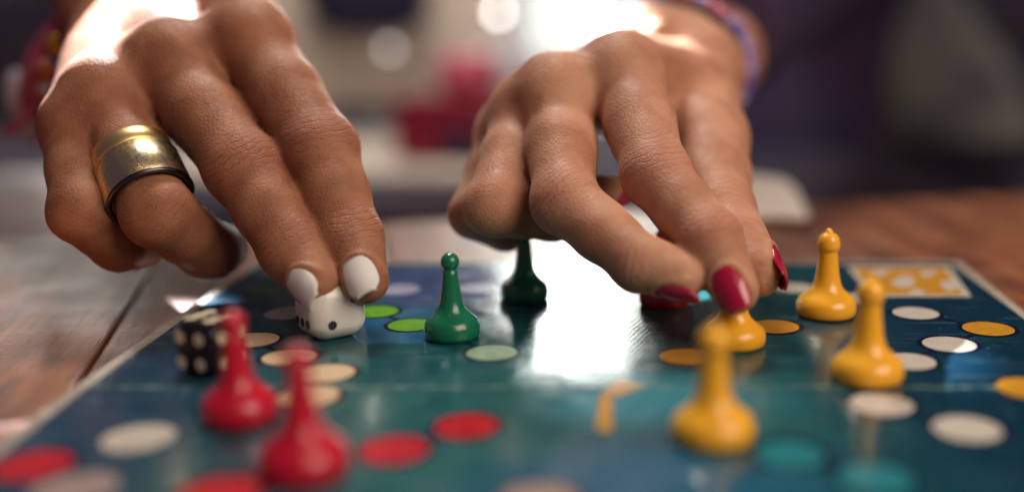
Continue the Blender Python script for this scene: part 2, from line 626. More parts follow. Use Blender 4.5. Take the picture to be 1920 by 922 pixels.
# ------------------------------------------------------------------ game board
BX0, BX1, BY0, BY1 = -110.5, 100.5, 105.0, 335.5
board = empty('game_board', (-5, FOLD_Y, -2.4))
tag(board, 'open folding game board printed in blue and teal with coloured circles', 'game board')
BL = np.array([-5, FOLD_Y, -2.4])


def on_board(o_):
    o_.parent = board
    return o_


def plane_pt(x, y, lift):
    return np.array([x, y, bz(x, y) + lift]) - BL


def board_half(y0, y1):
    """slab whose top follows the sloping plane; border paper is a frame round it"""
    bw = 2.6
    far = y0 >= FOLD_Y
    def slab(x0, x1, ya, yb, lift, mat, name, par):
        vs = []
        for zz in (-2.35, lift):
            for x, y in ((x0, ya), (x1, ya), (x1, yb), (x0, yb)):
                p = plane_pt(x, y if far else min(y, FOLD_Y), zz)
                vs.append(p)
        fs = [(3, 2, 1, 0), (4, 5, 6, 7), (0, 1, 5, 4), (1, 2, 6, 5), (2, 3, 7, 6), (3, 0, 4, 7)]
        return link(name, mesh_from(name, vs, fs), mat, par, smooth=False)
    main = slab(BX0 + bw, BX1 - bw, y0 + (0 if far else bw), y1 - (bw if far else 0), 0.0, M['board'], 'board_panel', board)
    slab(BX0, BX0 + bw - 0.02, y0, y1, 0.06, M['border'], 'border_strip', main)
    slab(BX1 - bw + 0.02, BX1, y0, y1, 0.06, M['border'], 'border_strip', main)
    if far:
        slab(BX0 + bw, BX1 - bw, y1 - bw + 0.02, y1, 0.06, M['border'], 'border_strip', main)
    else:
        slab(BX0 + bw, BX1 - bw, y0, y0 + bw - 0.02, 0.06, M['border'], 'border_strip', main)


board_half(FOLD_Y + 0.12, BY1)
board_half(BY0, FOLD_Y - 0.12)
# worn fold: ragged strips on both sides of the crease
for sgn in (1, -1):
    vs, fs = [], []
    n = 150
    rr = random.Random(5 + sgn)
    for i in range(n + 1):
        x = BX0 + 3 + (BX1 - BX0 - 6) * i / n
        w = max(0.08, 0.42 + 0.35 * math.sin(i * 0.23 + sgn) * math.sin(i * 0.071) + rr.uniform(-0.3, 0.35))
        vs.append(plane_pt(x, FOLD_Y + sgn * 0.13, 0.05)); vs.append(plane_pt(x, FOLD_Y + sgn * (0.14 + w), 0.05))
    for i in range(n):
        q = (2 * i, 2 * i + 2, 2 * i + 3, 2 * i + 1)
        fs.append(q if sgn > 0 else q[::-1])
    link('fold_crease', mesh_from('fold_crease', vs, fs), M['worn'], board, smooth=False)


def disc(name, cx, cy, r, lift, mat, parent=board, n=40):
    vs = [plane_pt(cx, cy, lift)]
    for k in range(n):
        a = 2 * math.pi * k / n
        x, y = cx + r * math.cos(a), cy + r * math.sin(a)
        # stay on the same half as the centre
        z = 0.0 if cy > FOLD_Y else -(FOLD_Y - y) * math.tan(NEAR_TILT)
        vs.append(np.array([x, y, z + lift]) - BL)
    fs = [(0, 1 + k, 1 + (k + 1) % n) for k in range(n)]
    return link(name, mesh_from(name, vs, fs), mat, parent, smooth=False)


def space(px, py, mat, r=5.9, outline=True):
    q = G(px, py)
    if outline:
        ring = disc('circle_outline', q[0], q[1], r * 1.20, 0.03, M['ink'])
        c = disc('board_circle', q[0], q[1], r, 0.06, mat, ring)
    else:
        c = disc('board_circle', q[0], q[1], r, 0.06, mat)
    return q


def ink_line(a, b, w=1.5):
    a, b = np.array(a[:2]), np.array(b[:2])
    d = (b - a) / np.linalg.norm(b - a)
    nn = np.array([-d[1], d[0]]) * w / 2
    a, b = a + d * 6.4, b - d * 6.4
    vs = [plane_pt(*q, 0.02) for q in (a - nn, b - nn, b + nn, a + nn)]
    link('link_line', mesh_from('link_line', vs, [(0, 1, 2, 3)]), M['ink'], board, smooth=False)


def poly_print(name, pts, mat, lift=0.05, par=board):
    vs = [plane_pt(q[0], q[1], lift) for q in pts]
    return link(name, mesh_from(name, vs, [tuple(range(len(vs)))]), mat, par, smooth=False)


c1 = space(543, 669, M['p_cream']); c2 = space(612, 699, M['p_cream']); c3 = space(578, 742, M['p_cream'], 6.0)
c4 = space(474, 637, M['p_cream'])
ink_line(c4, c1); ink_line(c1, c2); ink_line(c2, c3)
space(540, 587, M['p_pink'], 5.8, False)
space(260, 820, M['p_white'], 6.3, False); space(140, 916, M['p_pink'], 6.6, False)
r1 = space(62, 872, M['p_red'], 6.2); r2 = space(740, 842, M['p_red'], 6.0); r3 = space(875, 798, M['p_red'], 5.8)
ink_line(r2, r3)
space(412, 925, M['p_red'], 6.4)
g1 = space(770, 609, M['p_green'], 5.4); g2 = space(706, 584, M['p_green'], 5.4); ink_line(g1, g2)
space(748, 543, M['p_pale'], 5.6, False); space(895, 541, M['p_pale'], 5.2, False)
g3 = space(922, 661, M['p_palegreen'], 5.6); g4 = G(848, 632); ink_line(g4, g3)
space(498, 545, print_mat('dark_green_print', (0.012, 0.10, 0.035)), 5.0)
y1 = space(1288, 668, M['p_yellow']); y2 = space(1452, 612, M['p_yellow'], 5.9); y0_ = G(1549, 588); ink_line(y2, y0_)
space(1490, 540, M['p_white'], 5.6, False); space(1604, 560, M['p_white'], 5.4, False)
w1 = space(1717, 587, M['p_white'], 5.7); w2 = space(1853, 616, M['p_yellow'], 6.0); w3 = space(1780, 645, M['p_white'], 6.0); w4 = space(1703, 677, M['p_white'], 5.9)
for a, b_ in ((w1, w2), (w2, w3), (w3, w4)): ink_line(a, b_)
w5 = space(1653, 757, M['p_white'], 6.1); w6 = space(1813, 803, M['p_white'], 6.2); ink_line(w5, w6)
space(1926, 727, M['p_yellow'], 6.0)
t1 = space(1480, 852, M['p_turq'], 6.0); t2 = space(1640, 897, M['p_turq'], 6.2); ink_line(t1, t2, 3.0)
space(1010, 936, M['p_pink'], 6.2)
# bent yellow arrow: stem on the near half, head beyond it
A = lambda *pts: [G(*q) for q in pts]
poly_print('arrow_head', A((1128, 737), (1150, 715), (1165, 712), (1212, 724), (1160, 742)), M['p_yellow'])
poly_print('arrow_stem', A((1118, 808), (1148, 808), (1148, 742), (1124, 742)), M['p_yellow'])
# yellow corner panel with pale figures
poly_print('corner_panel', A((1632, 556), (1822, 556), (1780, 500), (1588, 500)), M['p_white'], 0.03)
cp = poly_print('corner_field', A((1640, 552), (1806, 552), (1772, 503), (1600, 503)), M['p_yellow'], 0.05)
for pts in (((1668, 530), (1692, 516), (1716, 520), (1712, 536), (1688, 540)), ((1700, 552), (1716, 541), (1736, 546), (1728, 552)),
            ((1630, 512), (1660, 504), (1668, 510), (1648, 520)), ((1760, 530), (1790, 524), (1796, 542), (1776, 546)), ((1722, 512), (1748, 506), (1756, 514), (1734, 520))):
    poly_print('pale_figure', A(*pts), M['p_white'], 0.07)

# ------------------------------------------------------------------ pawns
PAWN_G = [(0, 0), (.44, 0), (.475, .02), (.495, .08), (.50, .16), (.488, .24), (.455, .31), (.40, .37), (.325, .43), (.262, .50), (.22, .58), (.19, .70), (.168, .85), (.150, 1.0), (.138, 1.12), (.133, 1.19)]
PAWN_Y = [(0, 0), (.44, 0), (.475, .02), (.495, .07), (.50, .14), (.49, .21), (.455, .28), (.40, .33), (.33, .385), (.265, .45), (.225, .53), (.195, .66), (.175, .82), (.160, .95), (.150, 1.05), (.150, 1.08)]


def pawn_profile(D, kind):
    if kind == 'g':
        pr = list(PAWN_G)
        cz, r = 1.345, .168
        a0 = math.asin((1.19 - cz) / r)
        for k in range(1, 11):
            a = a0 + (math.pi / 2 - a0) * k / 10
            pr.append((r * math.cos(a) if k < 10 else 0, cz + r * math.sin(a)))
    else:
        pr = list(PAWN_Y)
        pr += [(.172, 1.10), (.185, 1.15), (.186, 1.20), (.178, 1.26), (.155, 1.315), (.120, 1.355), (.080, 1.375), (.062, 1.395), (.055, 1.42), (.035, 1.445), (0, 1.452)]
    return [(a * D, b * D) for a, b in pr]


def pawn(px, py, D, H, kind, mat, label, group):
    q = G(px, py)
    bm = bmesh.new()
    pr = pawn_profile(D, kind)
    k = H / pr[-1][1]
    bm_lathe(bm, [(r, z * k) for r, z in pr], 48)
    ob = bm_obj('pawn', bm, mat)
    ob.location = Vector((q[0], q[1], q[2] + 0.08)) * MM
    if q[1] < FOLD_Y:
        ob.rotation_euler = (NEAR_TILT, 0, 0)
    return tag(ob, label, 'pawn', group)


GY, GG, GR = 'yellow pawns on the board', 'green pawns on the board', 'red pawns on the board'
pawn(1549, 590, 15.0, 21.8, 'y', M['yellow'], 'yellow pawn standing alone in front of the printed yellow corner panel', GY)
pawn(1625, 711, 15.0, 21.8, 'y', M['yellow'], 'yellow pawn whose base touches a white circle just behind the fold, right of the hands', GY)
pawn(1336, 822, 15.0, 21.8, 'y', M['yellow'], 'blurred yellow pawn in front of the fold, nearest the camera of the yellow ones', GY)
pawn(1375, 646, 14.6, 20.5, 'y', M['yellow'], 'yellow pawn gripped at its head by the fingers with red nails', GY)
pawn(848, 632, 13.0, 20.0, 'g', M['green'], 'sharp green pawn standing in the open between the two hands', GG)
pawn(985, 560, 12.5, 19.5, 'g', M['green'], 'green pawn against the white glare under the hand with red nails', GG)
pawn(451, 785, 14.0, 21.0, 'g', M['red'], 'red pawn standing in front of the black die', GR)
pawn(571, 884, 15.0, 21.8, 'g', M['red'], 'strongly blurred red pawn at the lower edge, closest of the red ones', GR)
pawn(1245, 570, 13.4, 20.0, 'g', M['red'], 'red pawn half hidden behind the fingers with red nails', GR)


# ------------------------------------------------------------------ dice
PIPS = {1: [(0, 0)], 2: [(-1, -1), (1, 1)], 3: [(-1, -1), (0, 0), (1, 1)], 4: [(-1, -1), (1, -1), (-1, 1), (1, 1)],
        5: [(-1, -1), (1, -1), (-1, 1), (1, 1), (0, 0)], 6: [(-1, -1), (0, -1), (1, -1), (-1, 1), (0, 1), (1, 1)]}


def die(px, py, size, yaw, faces, mat, pmat_, label, pr=0.105, sp=0.25, tilt=(0, 0), bevel=0.25):
    q = G(px, py)
    h = size / 2
    bm = bmesh.new()
    bm_box(bm, -h, h, -h, h, -h, h, size * bevel, 6)
    # rounder corners: pull in towards a sphere
    for v in bm.verts:
        L = v.co.length
        R = h * 1.23
        if L > R:
            v.co *= (R + (L - R) * 0.2) / L
    ob = bm_obj('die', bm, mat)
    ob.location = Vector((q[0], q[1], q[2] + h + 0.08)) * MM
    ob.rotation_euler = (tilt[0], tilt[1], yaw)
    tag(ob, label, 'die', None)
    # face frames: (normal, u, v)
    frames = {'front': ((0, -1, 0), (1, 0, 0), (0, 0, 1)), 'left': ((-1, 0, 0), (0, -1, 0), (0, 0, 1)), 'top': ((0, 0, 1), (1, 0, 0), (0, 1, 0)),
              'right': ((1, 0, 0), (0, 1, 0), (0, 0, 1)), 'back': ((0, 1, 0), (-1, 0, 0), (0, 0, 1)), 'bottom': ((0, 0, -1), (1, 0, 0), (0, -1, 0))}
    for f, (num, swap) in faces.items():
        n, u, v = [np.array(w, float) for w in frames[f]]
        for a, b_ in PIPS[num]:
            if swap: a, b_ = -b_, a
            c = n * (h + 0.02) + (u * a + v * b_) * size * sp
            vs = [c]
            K = 20
            for k in range(K):
                t = 2 * math.pi * k / K
                vs.append(c + (u * math.cos(t) + v * math.sin(t)) * size * pr)
            cc = c - n * 0.25
            fs = [(0, 1 + k, 1 + (k + 1) % K) for k in range(K)]
            link('pip', mesh_from('pip', vs, fs), pmat_, ob, smooth=False)
    return ob


die(401, 695, 11.8, math.radians(64), {'left': (4, False), 'front': (5, False), 'top': (6, False), 'right': (3, False), 'back': (2, False)},
    M['die_black'], M['pip_cream'], 'black die with cream pips lying behind a red pawn near the board edge', 0.115, 0.225)
die(622, 627, 13.8, math.radians(39), {'left': (6, False), 'front': (2, False), 'top': (3, False), 'right': (1, False), 'back': (5, False)},
    M['die_white'], M['pip_black'], 'white die with black pips held under the fingers with white nails', 0.078, 0.2)


# ------------------------------------------------------------------ hands: one continuous skin from a blended distance field
def smin(a, b, k):
    h = np.clip(0.5 + 0.5 * (b - a) / k, 0, 1)
    return b + (a - b) * h - k * h * (1 - h)


class Field:
    def __init__(self, lo, hi, h):
        self.lo = np.floor(np.array(lo) / h) * h
        self.h = h
        self.n = np.ceil((np.array(hi) - self.lo) / h).astype(int) + 1
        self.ax = [self.lo[i] + h * np.arange(self.n[i]) for i in range(3)]

    def box(self, pts, rad):
        pts = np.array(pts)
        lo = pts.min(0) - rad
        hi = pts.max(0) + rad
        a = np.clip(((lo - self.lo) / self.h).astype(int), 0, self.n)
        b = np.clip(((hi - self.lo) / self.h).astype(int) + 2, 0, self.n)
        return tuple(slice(int(a[i]), int(b[i])) for i in range(3))

    def new(self):
        return np.full(self.n, 30.0, np.float32)

    def cone(self, F, a, b, ra, rb, k, margin=9.0):
        a = np.asarray(a, float); b = np.asarray(b, float)
        s = self.box([a, b], max(ra, rb) + margin)
        X = self.ax[0][s[0]][:, None, None].astype(np.float32)
        Y = self.ax[1][s[1]][None, :, None].astype(np.float32)
        Z = self.ax[2][s[2]][None, None, :].astype(np.float32)
        d = b - a
        L2 = float(np.dot(d, d)) + 1e-9
        t = np.clip(((X - a[0]) * d[0] + (Y - a[1]) * d[1] + (Z - a[2]) * d[2]) / L2, 0, 1)
        D = np.sqrt((X - a[0] - t * d[0]) ** 2 + (Y - a[1] - t * d[1]) ** 2 + (Z - a[2] - t * d[2]) ** 2) - (ra + (rb - ra) * t)
        F[s] = smin(F[s], D.astype(np.float32), k) if k > 0 else np.minimum(F[s], D)

    def sample(self, F, p):
        q = (np.asarray(p) - self.lo) / self.h
        i = np.clip(np.floor(q).astype(int), 0, self.n - 2)
        f = q - i
        r = 0
        for dx in (0, 1):
            for dy in (0, 1):
                for dz in (0, 1):
                    w = (f[..., 0] if dx else 1 - f[..., 0]) * (f[..., 1] if dy else 1 - f[..., 1]) * (f[..., 2] if dz else 1 - f[..., 2])
                    r = r + w * F[i[..., 0] + dx, i[..., 1] + dy, i[..., 2] + dz]
        return r


def surface_nets(F, lo, h):
    ins = F < 0
    nx, ny, nz = F.shape
    cnt = np.zeros((nx - 1, ny - 1, nz - 1), np.int8)
    for dx in (0, 1):
        for dy in (0, 1):
            for dz in (0, 1):
                cnt += ins[dx:nx - 1 + dx, dy:ny - 1 + dy, dz:nz - 1 + dz]
    act = (cnt > 0) & (cnt < 8)
    I = np.argwhere(act)
    idx = np.full(act.shape, -1, np.int64)
    idx[act] = np.arange(len(I))
    cor = [(dx, dy, dz) for dx in (0, 1) for dy in (0, 1) for dz in (0, 1)]
    val = np.stack([F[I[:, 0] + c[0], I[:, 1] + c[1], I[:, 2] + c[2]] for c in cor], 1)
    S = np.zeros((len(I), 3)); K = np.zeros(len(I))
    for a in range(8):
        for b in range(a + 1, 8):
            if sum(abs(cor[a][i] - cor[b][i]) for i in range(3)) != 1:
                continue
            va, vb = val[:, a], val[:, b]
            m = (va < 0) != (vb < 0)
            t = np.where(m, va / np.where(m, va - vb, 1), 0)
            p = np.array(cor[a])[None] + t[:, None] * (np.array(cor[b]) - np.array(cor[a]))[None]
            S += np.where(m[:, None], p, 0); K += m
    V = (I + S / K[:, None]) * h + lo
    quads = []
    for ax in range(3):
        a1, a2 = (ax + 1) % 3, (ax + 2) % 3
        sl0 = [slice(None)] * 3; sl1 = [slice(None)] * 3
        sl0[ax] = slice(0, -1); sl1[ax] = slice(1, None)
        A0, A1 = ins[tuple(sl0)], ins[tuple(sl1)]
        E_ = np.argwhere(A0 != A1)
        E_ = E_[(E_[:, a1] > 0) & (E_[:, a2] > 0) & (E_[:, a1] < F.shape[a1] - 1) & (E_[:, a2] < F.shape[a2] - 1)]
        fl = A0[E_[:, 0], E_[:, 1], E_[:, 2]]
        def cell(o1, o2):
            q = E_.copy(); q[:, a1] += o1; q[:, a2] += o2
            return idx[q[:, 0], q[:, 1], q[:, 2]]
        Q = np.stack([cell(-1, -1), cell(0, -1), cell(0, 0), cell(-1, 0)], 1)
        Q[~fl] = Q[~fl][:, ::-1]
        quads.append(Q)
    return V, np.concatenate(quads)


def unit(v):
    v = np.asarray(v, float)
    return v / np.linalg.norm(v)


def build_hand(spec, parent, mat):
    """spec: fingers {name: dict(j=[MCP, PIP, DIP, tip] points, r=[...], dorsal=...)}, palm cones, forearm"""
    fingers = spec['fingers']
    allp = []
    for fg in fingers.values():
        allp += [np.array(q) for q in fg['j']]
    for c in spec['palm']:
        allp += [np.array(c[0]), np.array(c[1])]
    allp = np.array(allp)
    fld = Field(allp.min(0) - 26, allp.max(0) + 26, 0.75)
    palm = fld.new()
    for a, b, ra, rb, k in spec['palm']:
        fld.cone(palm, a, b, ra, rb, k, 14)
    total = palm.copy()
    for name, fg in fingers.items():
        J = [np.array(q, float) for q in fg['j']]
        r = fg['r']
        dv = [unit(d) for d in fg['d']]          # dorsal direction per phalanx
        Ff = fld.new()
        n = len(J) - 1
        for i in range(n):
            a, b = J[i], J[i + 1]
            ax = unit(b - a)
            d = unit(dv[i] - ax * np.dot(dv[i], ax))
            ra, rb = r[i], r[i + 1]
            last = i == n - 1
            rm = 0.5 * (ra + rb) * (1.06 if i == 0 else 1.02)
            mid = 0.5 * (a + b)
            if not last:
                fld.cone(Ff, a, mid, ra, rm, 2.0)
                fld.cone(Ff, mid, b, rm, rb, 2.0)
                # fleshy palmar pad
                pm = a + (b - a) * 0.5 - d * 1.6
                fld.cone(Ff, pm - ax * 5, pm + ax * 5, rm * 0.86, rm * 0.82, 3.0)
                # knuckle at the far joint, on the back of the finger
                kk = b + d * (0.0 if i > 0 else 0.3) - ax * 0.5
                lat = np.cross(ax, d)
                fld.cone(Ff, kk - lat * 1.6, kk + lat * 1.6, rb * 0.88, rb * 0.88, 3.5)
            else:
                fld.cone(Ff, a, b, ra, rb, 2.0)
                pm = a + (b - a) * 0.62 - d * 1.5
                fld.cone(Ff, pm - ax * 2, pm + ax * 3.5, (ra + rb) * 0.47, rb * 0.86, 3.0)
        fg['field'] = Ff
        s = fld.box(J, max(r) + 14)
        comb = smin(palm[s], Ff[s], fg.get('k', 6.0))
        total[s] = smin(total[s], comb, 0.9)
    for c, rad, k in spec.get('bumps', []):
        fld.cone(total, c, np.array(c) + 0.01, rad, rad, k)
    # relief: veins and tendons
    for a, b, ra, rb, k in spec.get('cords', []):
        fld.cone(total, a, b, ra, rb, k, 6)
    V, Q = surface_nets(total, fld.lo, fld.h)
    grad = lambda p: np.stack([fld.sample(total, p + e) - fld.sample(total, p - e) for e in np.eye(3) * 0.7], 1)
    # light smoothing
    E0 = np.concatenate([Q[:, [0, 1]], Q[:, [1, 2]], Q[:, [2, 3]], Q[:, [3, 0]]])
    for it in range(4):
        acc = np.zeros_like(V); cn = np.zeros(len(V))
        for u_, v_ in ((0, 1), (1, 0)):
            np.add.at(acc, E0[:, u_], V[E0[:, v_]]); np.add.at(cn, E0[:, u_], 1)
        V = V + 0.5 * (acc / cn[:, None] - V)
    # nail beds: a shallow seat under each nail and a fold of skin round its root and sides
    g_ = grad(V)
    g_ /= np.linalg.norm(g_, axis=1)[:, None] + 1e-6
    for nm, (Wd, Ln, over) in spec['nails'].items():
        fg = fingers[nm]
        J = [np.array(q, float) for q in fg['j']]
        a = unit(J[-1] - J[-2])
        d = np.asarray(fg.get('nd', fg['d'][-1]), float)
        d = unit(d - a * np.dot(d, a))
        l = np.cross(a, d)
        rel = V - J[-1]
        al, x, w = rel @ a, rel @ l, rel @ d
        end = fg['r'][-1] * 0.80 + over
        c = end - Ln / 2
        q = (np.abs(x / (Wd / 2)) ** 2.8 + np.abs((al - c) / (Ln / 2)) ** 2.8) ** (1 / 2.8)
        on = (w > 0) & (np.linalg.norm(rel, axis=1) < Ln * 1.5)
        ridge = np.exp(-((q - 1.13) / 0.11) ** 2) * 0.55 * np.clip((c + Ln * 0.28 - al) / 2.0, 0, 1)
        seat = np.clip((1.0 - q) / 0.12, 0, 1) * -0.25
        V = V + g_ * ((ridge + seat) * on)[:, None]
    # vertex attributes: distance along and across the nearest joint, wrinkle mask
    wu = np.zeros(len(V), np.float32); wv = np.zeros(len(V), np.float32); wm = np.zeros(len(V), np.float32)
    own = np.stack([fld.sample(fg['field'], V) for fg in fingers.values()], 1)
    who = own.argmin(1)
    for fi, (name, fg) in enumerate(fingers.items()):
        J = [np.array(q, float) for q in fg['j']]
        for ji, amp, sig in ((0, 0.2, 6.0), (1, fg.get('w', 1.0), 5.5), (2, 0.85 * fg.get('w', 1.0), 4.2)):
            if ji >= len(J) - 1:
                continue
            pa = J[ji - 1] if ji else J[0] - (J[1] - J[0])
            t = unit(unit(J[ji + 1] - J[ji]) + unit(J[ji] - pa))
            d = unit(fg['d'][min(ji, len(fg['d']) - 1)] + fg['d'][max(ji - 1, 0)])
            d = unit(d - t * np.dot(d, t))
            l = np.cross(t, d)
            rel = V - J[ji]
            u = rel @ t; v = rel @ l; w = rel @ d
            rr = np.sqrt(v * v + w * w) + 1e-6
            m = amp * np.exp(-(u / sig) ** 2) * np.clip(w / rr * 1.4 + 0.25, 0, 1) * (rr < fg['r'][ji] * 1.8)
            if ji:
                m = m * (who == fi)
            big = m > wm
            wu[big] = u[big]; wv[big] = v[big]; wm[big] = m[big]
    me = bpy.data.meshes.new('hand')
    me.from_pydata((V * MM).tolist(), [], Q.tolist())
    me.update()
    for nm, arr in (('wr_u', wu), ('wr_v', wv), ('wr_m', wm)):
        at = me.attributes.new(nm, 'FLOAT', 'POINT')
        at.data.foreach_set('value', arr)
    ob = link('hand', me, mat, parent)
    return ob, fld, total


def add_nail(fg, parent, mat, Wd, Ln, over=1.5, name='fingernail', lift=0.1, shift=0.0, fld=None, tot=None):
    J = [np.array(q, float) for q in fg['j']]
    a = unit(J[-1] - J[-2])
    d = np.asarray(fg.get('nd', fg['d'][-1]), float)
    d = unit(d - a * np.dot(d, a))
    l = np.cross(a, d)
    rt, rb = fg['r'][-1], fg['r'][-2]
    seg = np.linalg.norm(J[-1] - J[-2])
    nu, nv = 15, 17
    R = Wd / 2 / math.sin(math.radians(58))
    top, bot = [], []
    end = rt * 0.80 + over
    for i in range(nv):
        s = i / (nv - 1)
        along = end - Ln + Ln * s
        rad = rt + (rb - rt) * np.clip(-along / seg, 0, 1)
        wfrac = max(0.30, (1 - abs(2 * s - 1) ** 2.8)) ** (1 / 2.8) * (1.0 - 0.06 * s)
        hh = rad + lift - 0.9 * max(0, (along) / end) ** 2 * rt * 0.25 - 0.25 * (1 - s) ** 4
        for j in range(nu):
            u = -1 + 2 * j / (nu - 1)
            x = u * Wd / 2 * wfrac
            z = hh - (R - math.sqrt(max(0, R * R - x * x)))
            p = J[-1] + a * along + l * (x + shift) + d * z
            top.append(p)
            bot.append(p - d * 0.75)
    T = np.array(top).reshape(nv, nu, 3)
    push = np.zeros((nv, nu))
    for it in range(5):
        for _ in range(3):
            need = 0.16 - fld.sample(tot, T + push[..., None] * d)
            push += np.clip(need, 0, 1.5) * 0.8
        pp = np.pad(push, 1, mode='edge')
        push = 0.4 * push + 0.15 * (pp[:-2, 1:-1] + pp[2:, 1:-1] + pp[1:-1, :-2] + pp[1:-1, 2:])
    T = T + push[..., None] * d
    top = list(T.reshape(-1, 3))
    bot = [p - d * 0.6 for p in top]
    vs = top + bot
    n = nu * nv
    fs = []
    for i in range(nv - 1):
        for j in range(nu - 1):
            q = (i * nu + j, i * nu + j + 1, (i + 1) * nu + j + 1, (i + 1) * nu + j)
            fs.append(q); fs.append(tuple(k + n for k in q[::-1]))
    rim = [j for j in range(nu)] + [i * nu + nu - 1 for i in range(1, nv)] + [(nv - 1) * nu + j for j in range(nu - 2, -1, -1)] + [i * nu for i in range(nv - 2, 0, -1)]
    for k in range(len(rim)):
        a_, b_ = rim[k], rim[(k + 1) % len(rim)]
        fs.append((a_, a_ + n, b_ + n, b_))
    me = mesh_from(name, vs, fs)
    bm = bmesh.new(); bm.from_mesh(me)
    bmesh.ops.recalc_face_normals(bm, faces=bm.faces)
    bm.to_mesh(me); bm.free()
    return link(name, me, mat, parent)


def FG(j, r, d, **kw):
    return dict(j=[P(*q) for q in j], r=r, d=[camvec(v) for v in d], **kw)


# ---- the hand with white nails, reaching in over the white die
left_person = empty('person', P(400, 300, 300))
tag(left_person, 'person reaching in with white nails and a metal-ringed finger, holding the white die', 'person', 'hands over the board')
inv = Matrix.Translation(-Vector([float(c) for c in P(400, 300, 300)]) * MM)


def under(root, o_):
    """keep a world-built mesh in place under a moved root"""
    o_.parent = root
    o_.matrix_parent_inverse = Matrix.Translation(-root.location)
    return o_


FL = {
    'index': FG([(470, 76, 301), (602, 280, 281), (658, 450, 271), (686, 527, 262)], [9.0, 8.5, 6.9, 5.1],
                [(0.75, -0.35, -0.9), (0.45, -0.05, -1), (0.25, 0.05, -1)], nd=camvec((0.1, 0.1, -1))),
    'middle': FG([(318, 124, 296), (458, 318, 277), (550, 470, 268), (590, 530, 261)], [9.1, 8.5, 6.9, 5.1],
                 [(0.3, -0.3, -1), (0.2, -0.1, -1), (0, 0.15, -1)], nd=camvec((-0.15, 0.45, -0.9))),
    'ring': FG([(196, 184, 290), (297, 402, 271), (392, 472, 289), (420, 468, 299)], [8.6, 7.5, 6.8, 5.8],
               [(-0.1, -0.3, -1), (-0.2, 0.8, -0.8), (-0.1, 1, -0.1)], nd=camvec((0, 1, 0.3)), w=0.35),
    'pinky': FG([(150, 240, 287), (153, 398, 272), (222, 460, 284), (272, 462, 296)], [7.8, 6.8, 6.0, 5.3],
                [(-0.5, -0.2, -1), (-0.5, 0.8, -0.7), (-0.1, 1, -0.1)], w=0.3),
    'thumb': FG([(520, 190, 325), (590, 395, 302), (628, 540, 284)], [10.0, 8.6, 6.8],
                [(0.5, 0.2, 0.9), (0.3, 0.3, 1)], k=7.0),
}
WL = P(300, -35, 345); WLr = P(395, -85, 350); WLu = P(212, 22, 338)
fl = {k: v['j'][0] for k, v in FL.items()}
NAILS_L = {'index': (8.0, 10.0, 2.8), 'middle': (8.4, 9.4, 2.8), 'ring': (6.6, 7, -3.0), 'pinky': (5.6, 6, -2.5), 'thumb': (10, 11, 0.0)}
specL = dict(fingers=FL, nails=NAILS_L, palm=[
    (WLr, fl['index'], 11, 9.6, 6), (WL, fl['middle'], 12, 9.8, 6), (WL, fl['ring'], 12, 9.3, 6), (WLu, fl['pinky'], 10.5, 8.0, 6),
    (WLr, fl['thumb'], 13, 10, 8), (fl['index'], fl['middle'], 8, 8, 5), (fl['middle'], fl['ring'], 8, 8, 5), (fl['ring'], fl['pinky'], 7, 7, 5),
    (WLu, WLr, 12, 12, 8), (WLu, P(120, -90, 420), 12, 17, 8), (WLr, P(290, -190, 425), 13, 18, 8),
    (P(120, -90, 420), P(60, -160, 480), 17, 20, 8), (P(290, -190, 425), P(200, -240, 480), 18, 21, 8)],
    bumps=[(P(474, 72, 298), 7.2, 7), (P(318, 110, 292), 8.0, 6), (P(194, 174, 286), 7.2, 6), (P(147, 230, 284), 6.0, 6)],
    cords=[(P(322, 84, 298), P(320, -45, 330), 2.4, 2.4, 4), (P(200, 140, 290), P(270, -30, 326), 2.3, 2.4, 4), (P(470, 32, 302), P(370, -95, 336), 2.4, 2.5, 4),
           (P(180, 100, 300), P(235, 36, 312), 1.2, 1.2, 2.0), (P(235, 36, 312), P(300, 18, 314), 1.2, 1.1, 2.0), (P(300, 18, 314), P(400, -40, 322), 1.1, 1.2, 2.0)])
handL, fldL, totL = build_hand(specL, None, M['skin_tan'])
under(left_person, handL)
for nm, (w, L_, ov) in NAILS_L.items():
    under(left_person, add_nail(FL[nm], None, M['nail_white'], w, L_, ov, fld=fldL, tot=totL))

# ---- the hand with red nails, lifting a yellow pawn
right_person = empty('person', P(1250, 300, 320))
tag(right_person, 'person in dark clothes reaching over with red nails, gripping a yellow pawn', 'person', 'hands over the board')
FR = {
    'index': FG([(1170, 138, 298), (1231, 330, 270), (1335, 450, 256), (1378, 545, 250)], [9.0, 7.5, 6.2, 5.1],
                [(0.1, -0.35, -1), (0.15, -0.3, -1), (-0.15, -0.1, -1)], nd=camvec((-0.25, 0.05, -1))),
    'middle': FG([(1044, 180, 295), (1060, 380, 269), (1198, 494, 256), (1280, 525, 252)], [8.8, 7.3, 5.8, 4.7],
                 [(-0.5, -0.2, -0.9), (-0.4, 0.7, -0.8), (-0.1, 0.9, -0.5)], nd=camvec((0.15, 0.9, -0.45))),
    'ring': FG([(990, 214, 301), (928, 388, 277), (1036, 406, 290), (1148, 362, 302)], [8.3, 6.9, 5.8, 4.8],
               [(-0.6, -0.2, -0.9), (-0.5, 0.8, -0.5), (0.2, 1, -0.3)], nd=camvec((0.55, 0.7, -0.6)), w=0.2),
    'pinky': FG([(956, 252, 310), (890, 402, 295), (948, 430, 304), (984, 408, 316)], [7.2, 5.9, 5.3, 4.5],
                [(-0.8, -0.2, -0.7), (-0.5, 0.9, -0.4), (0, 1, 0)], nd=camvec((0, 1, 0.6)), w=0.2),
    'thumb': FG([(1325, 262, 315), (1352, 400, 284), (1418, 506, 264)], [10.2, 8.3, 6.3],
                [(0.9, -0.2, 0.2), (0.95, -0.35, 0.1)], k=7.0),
}
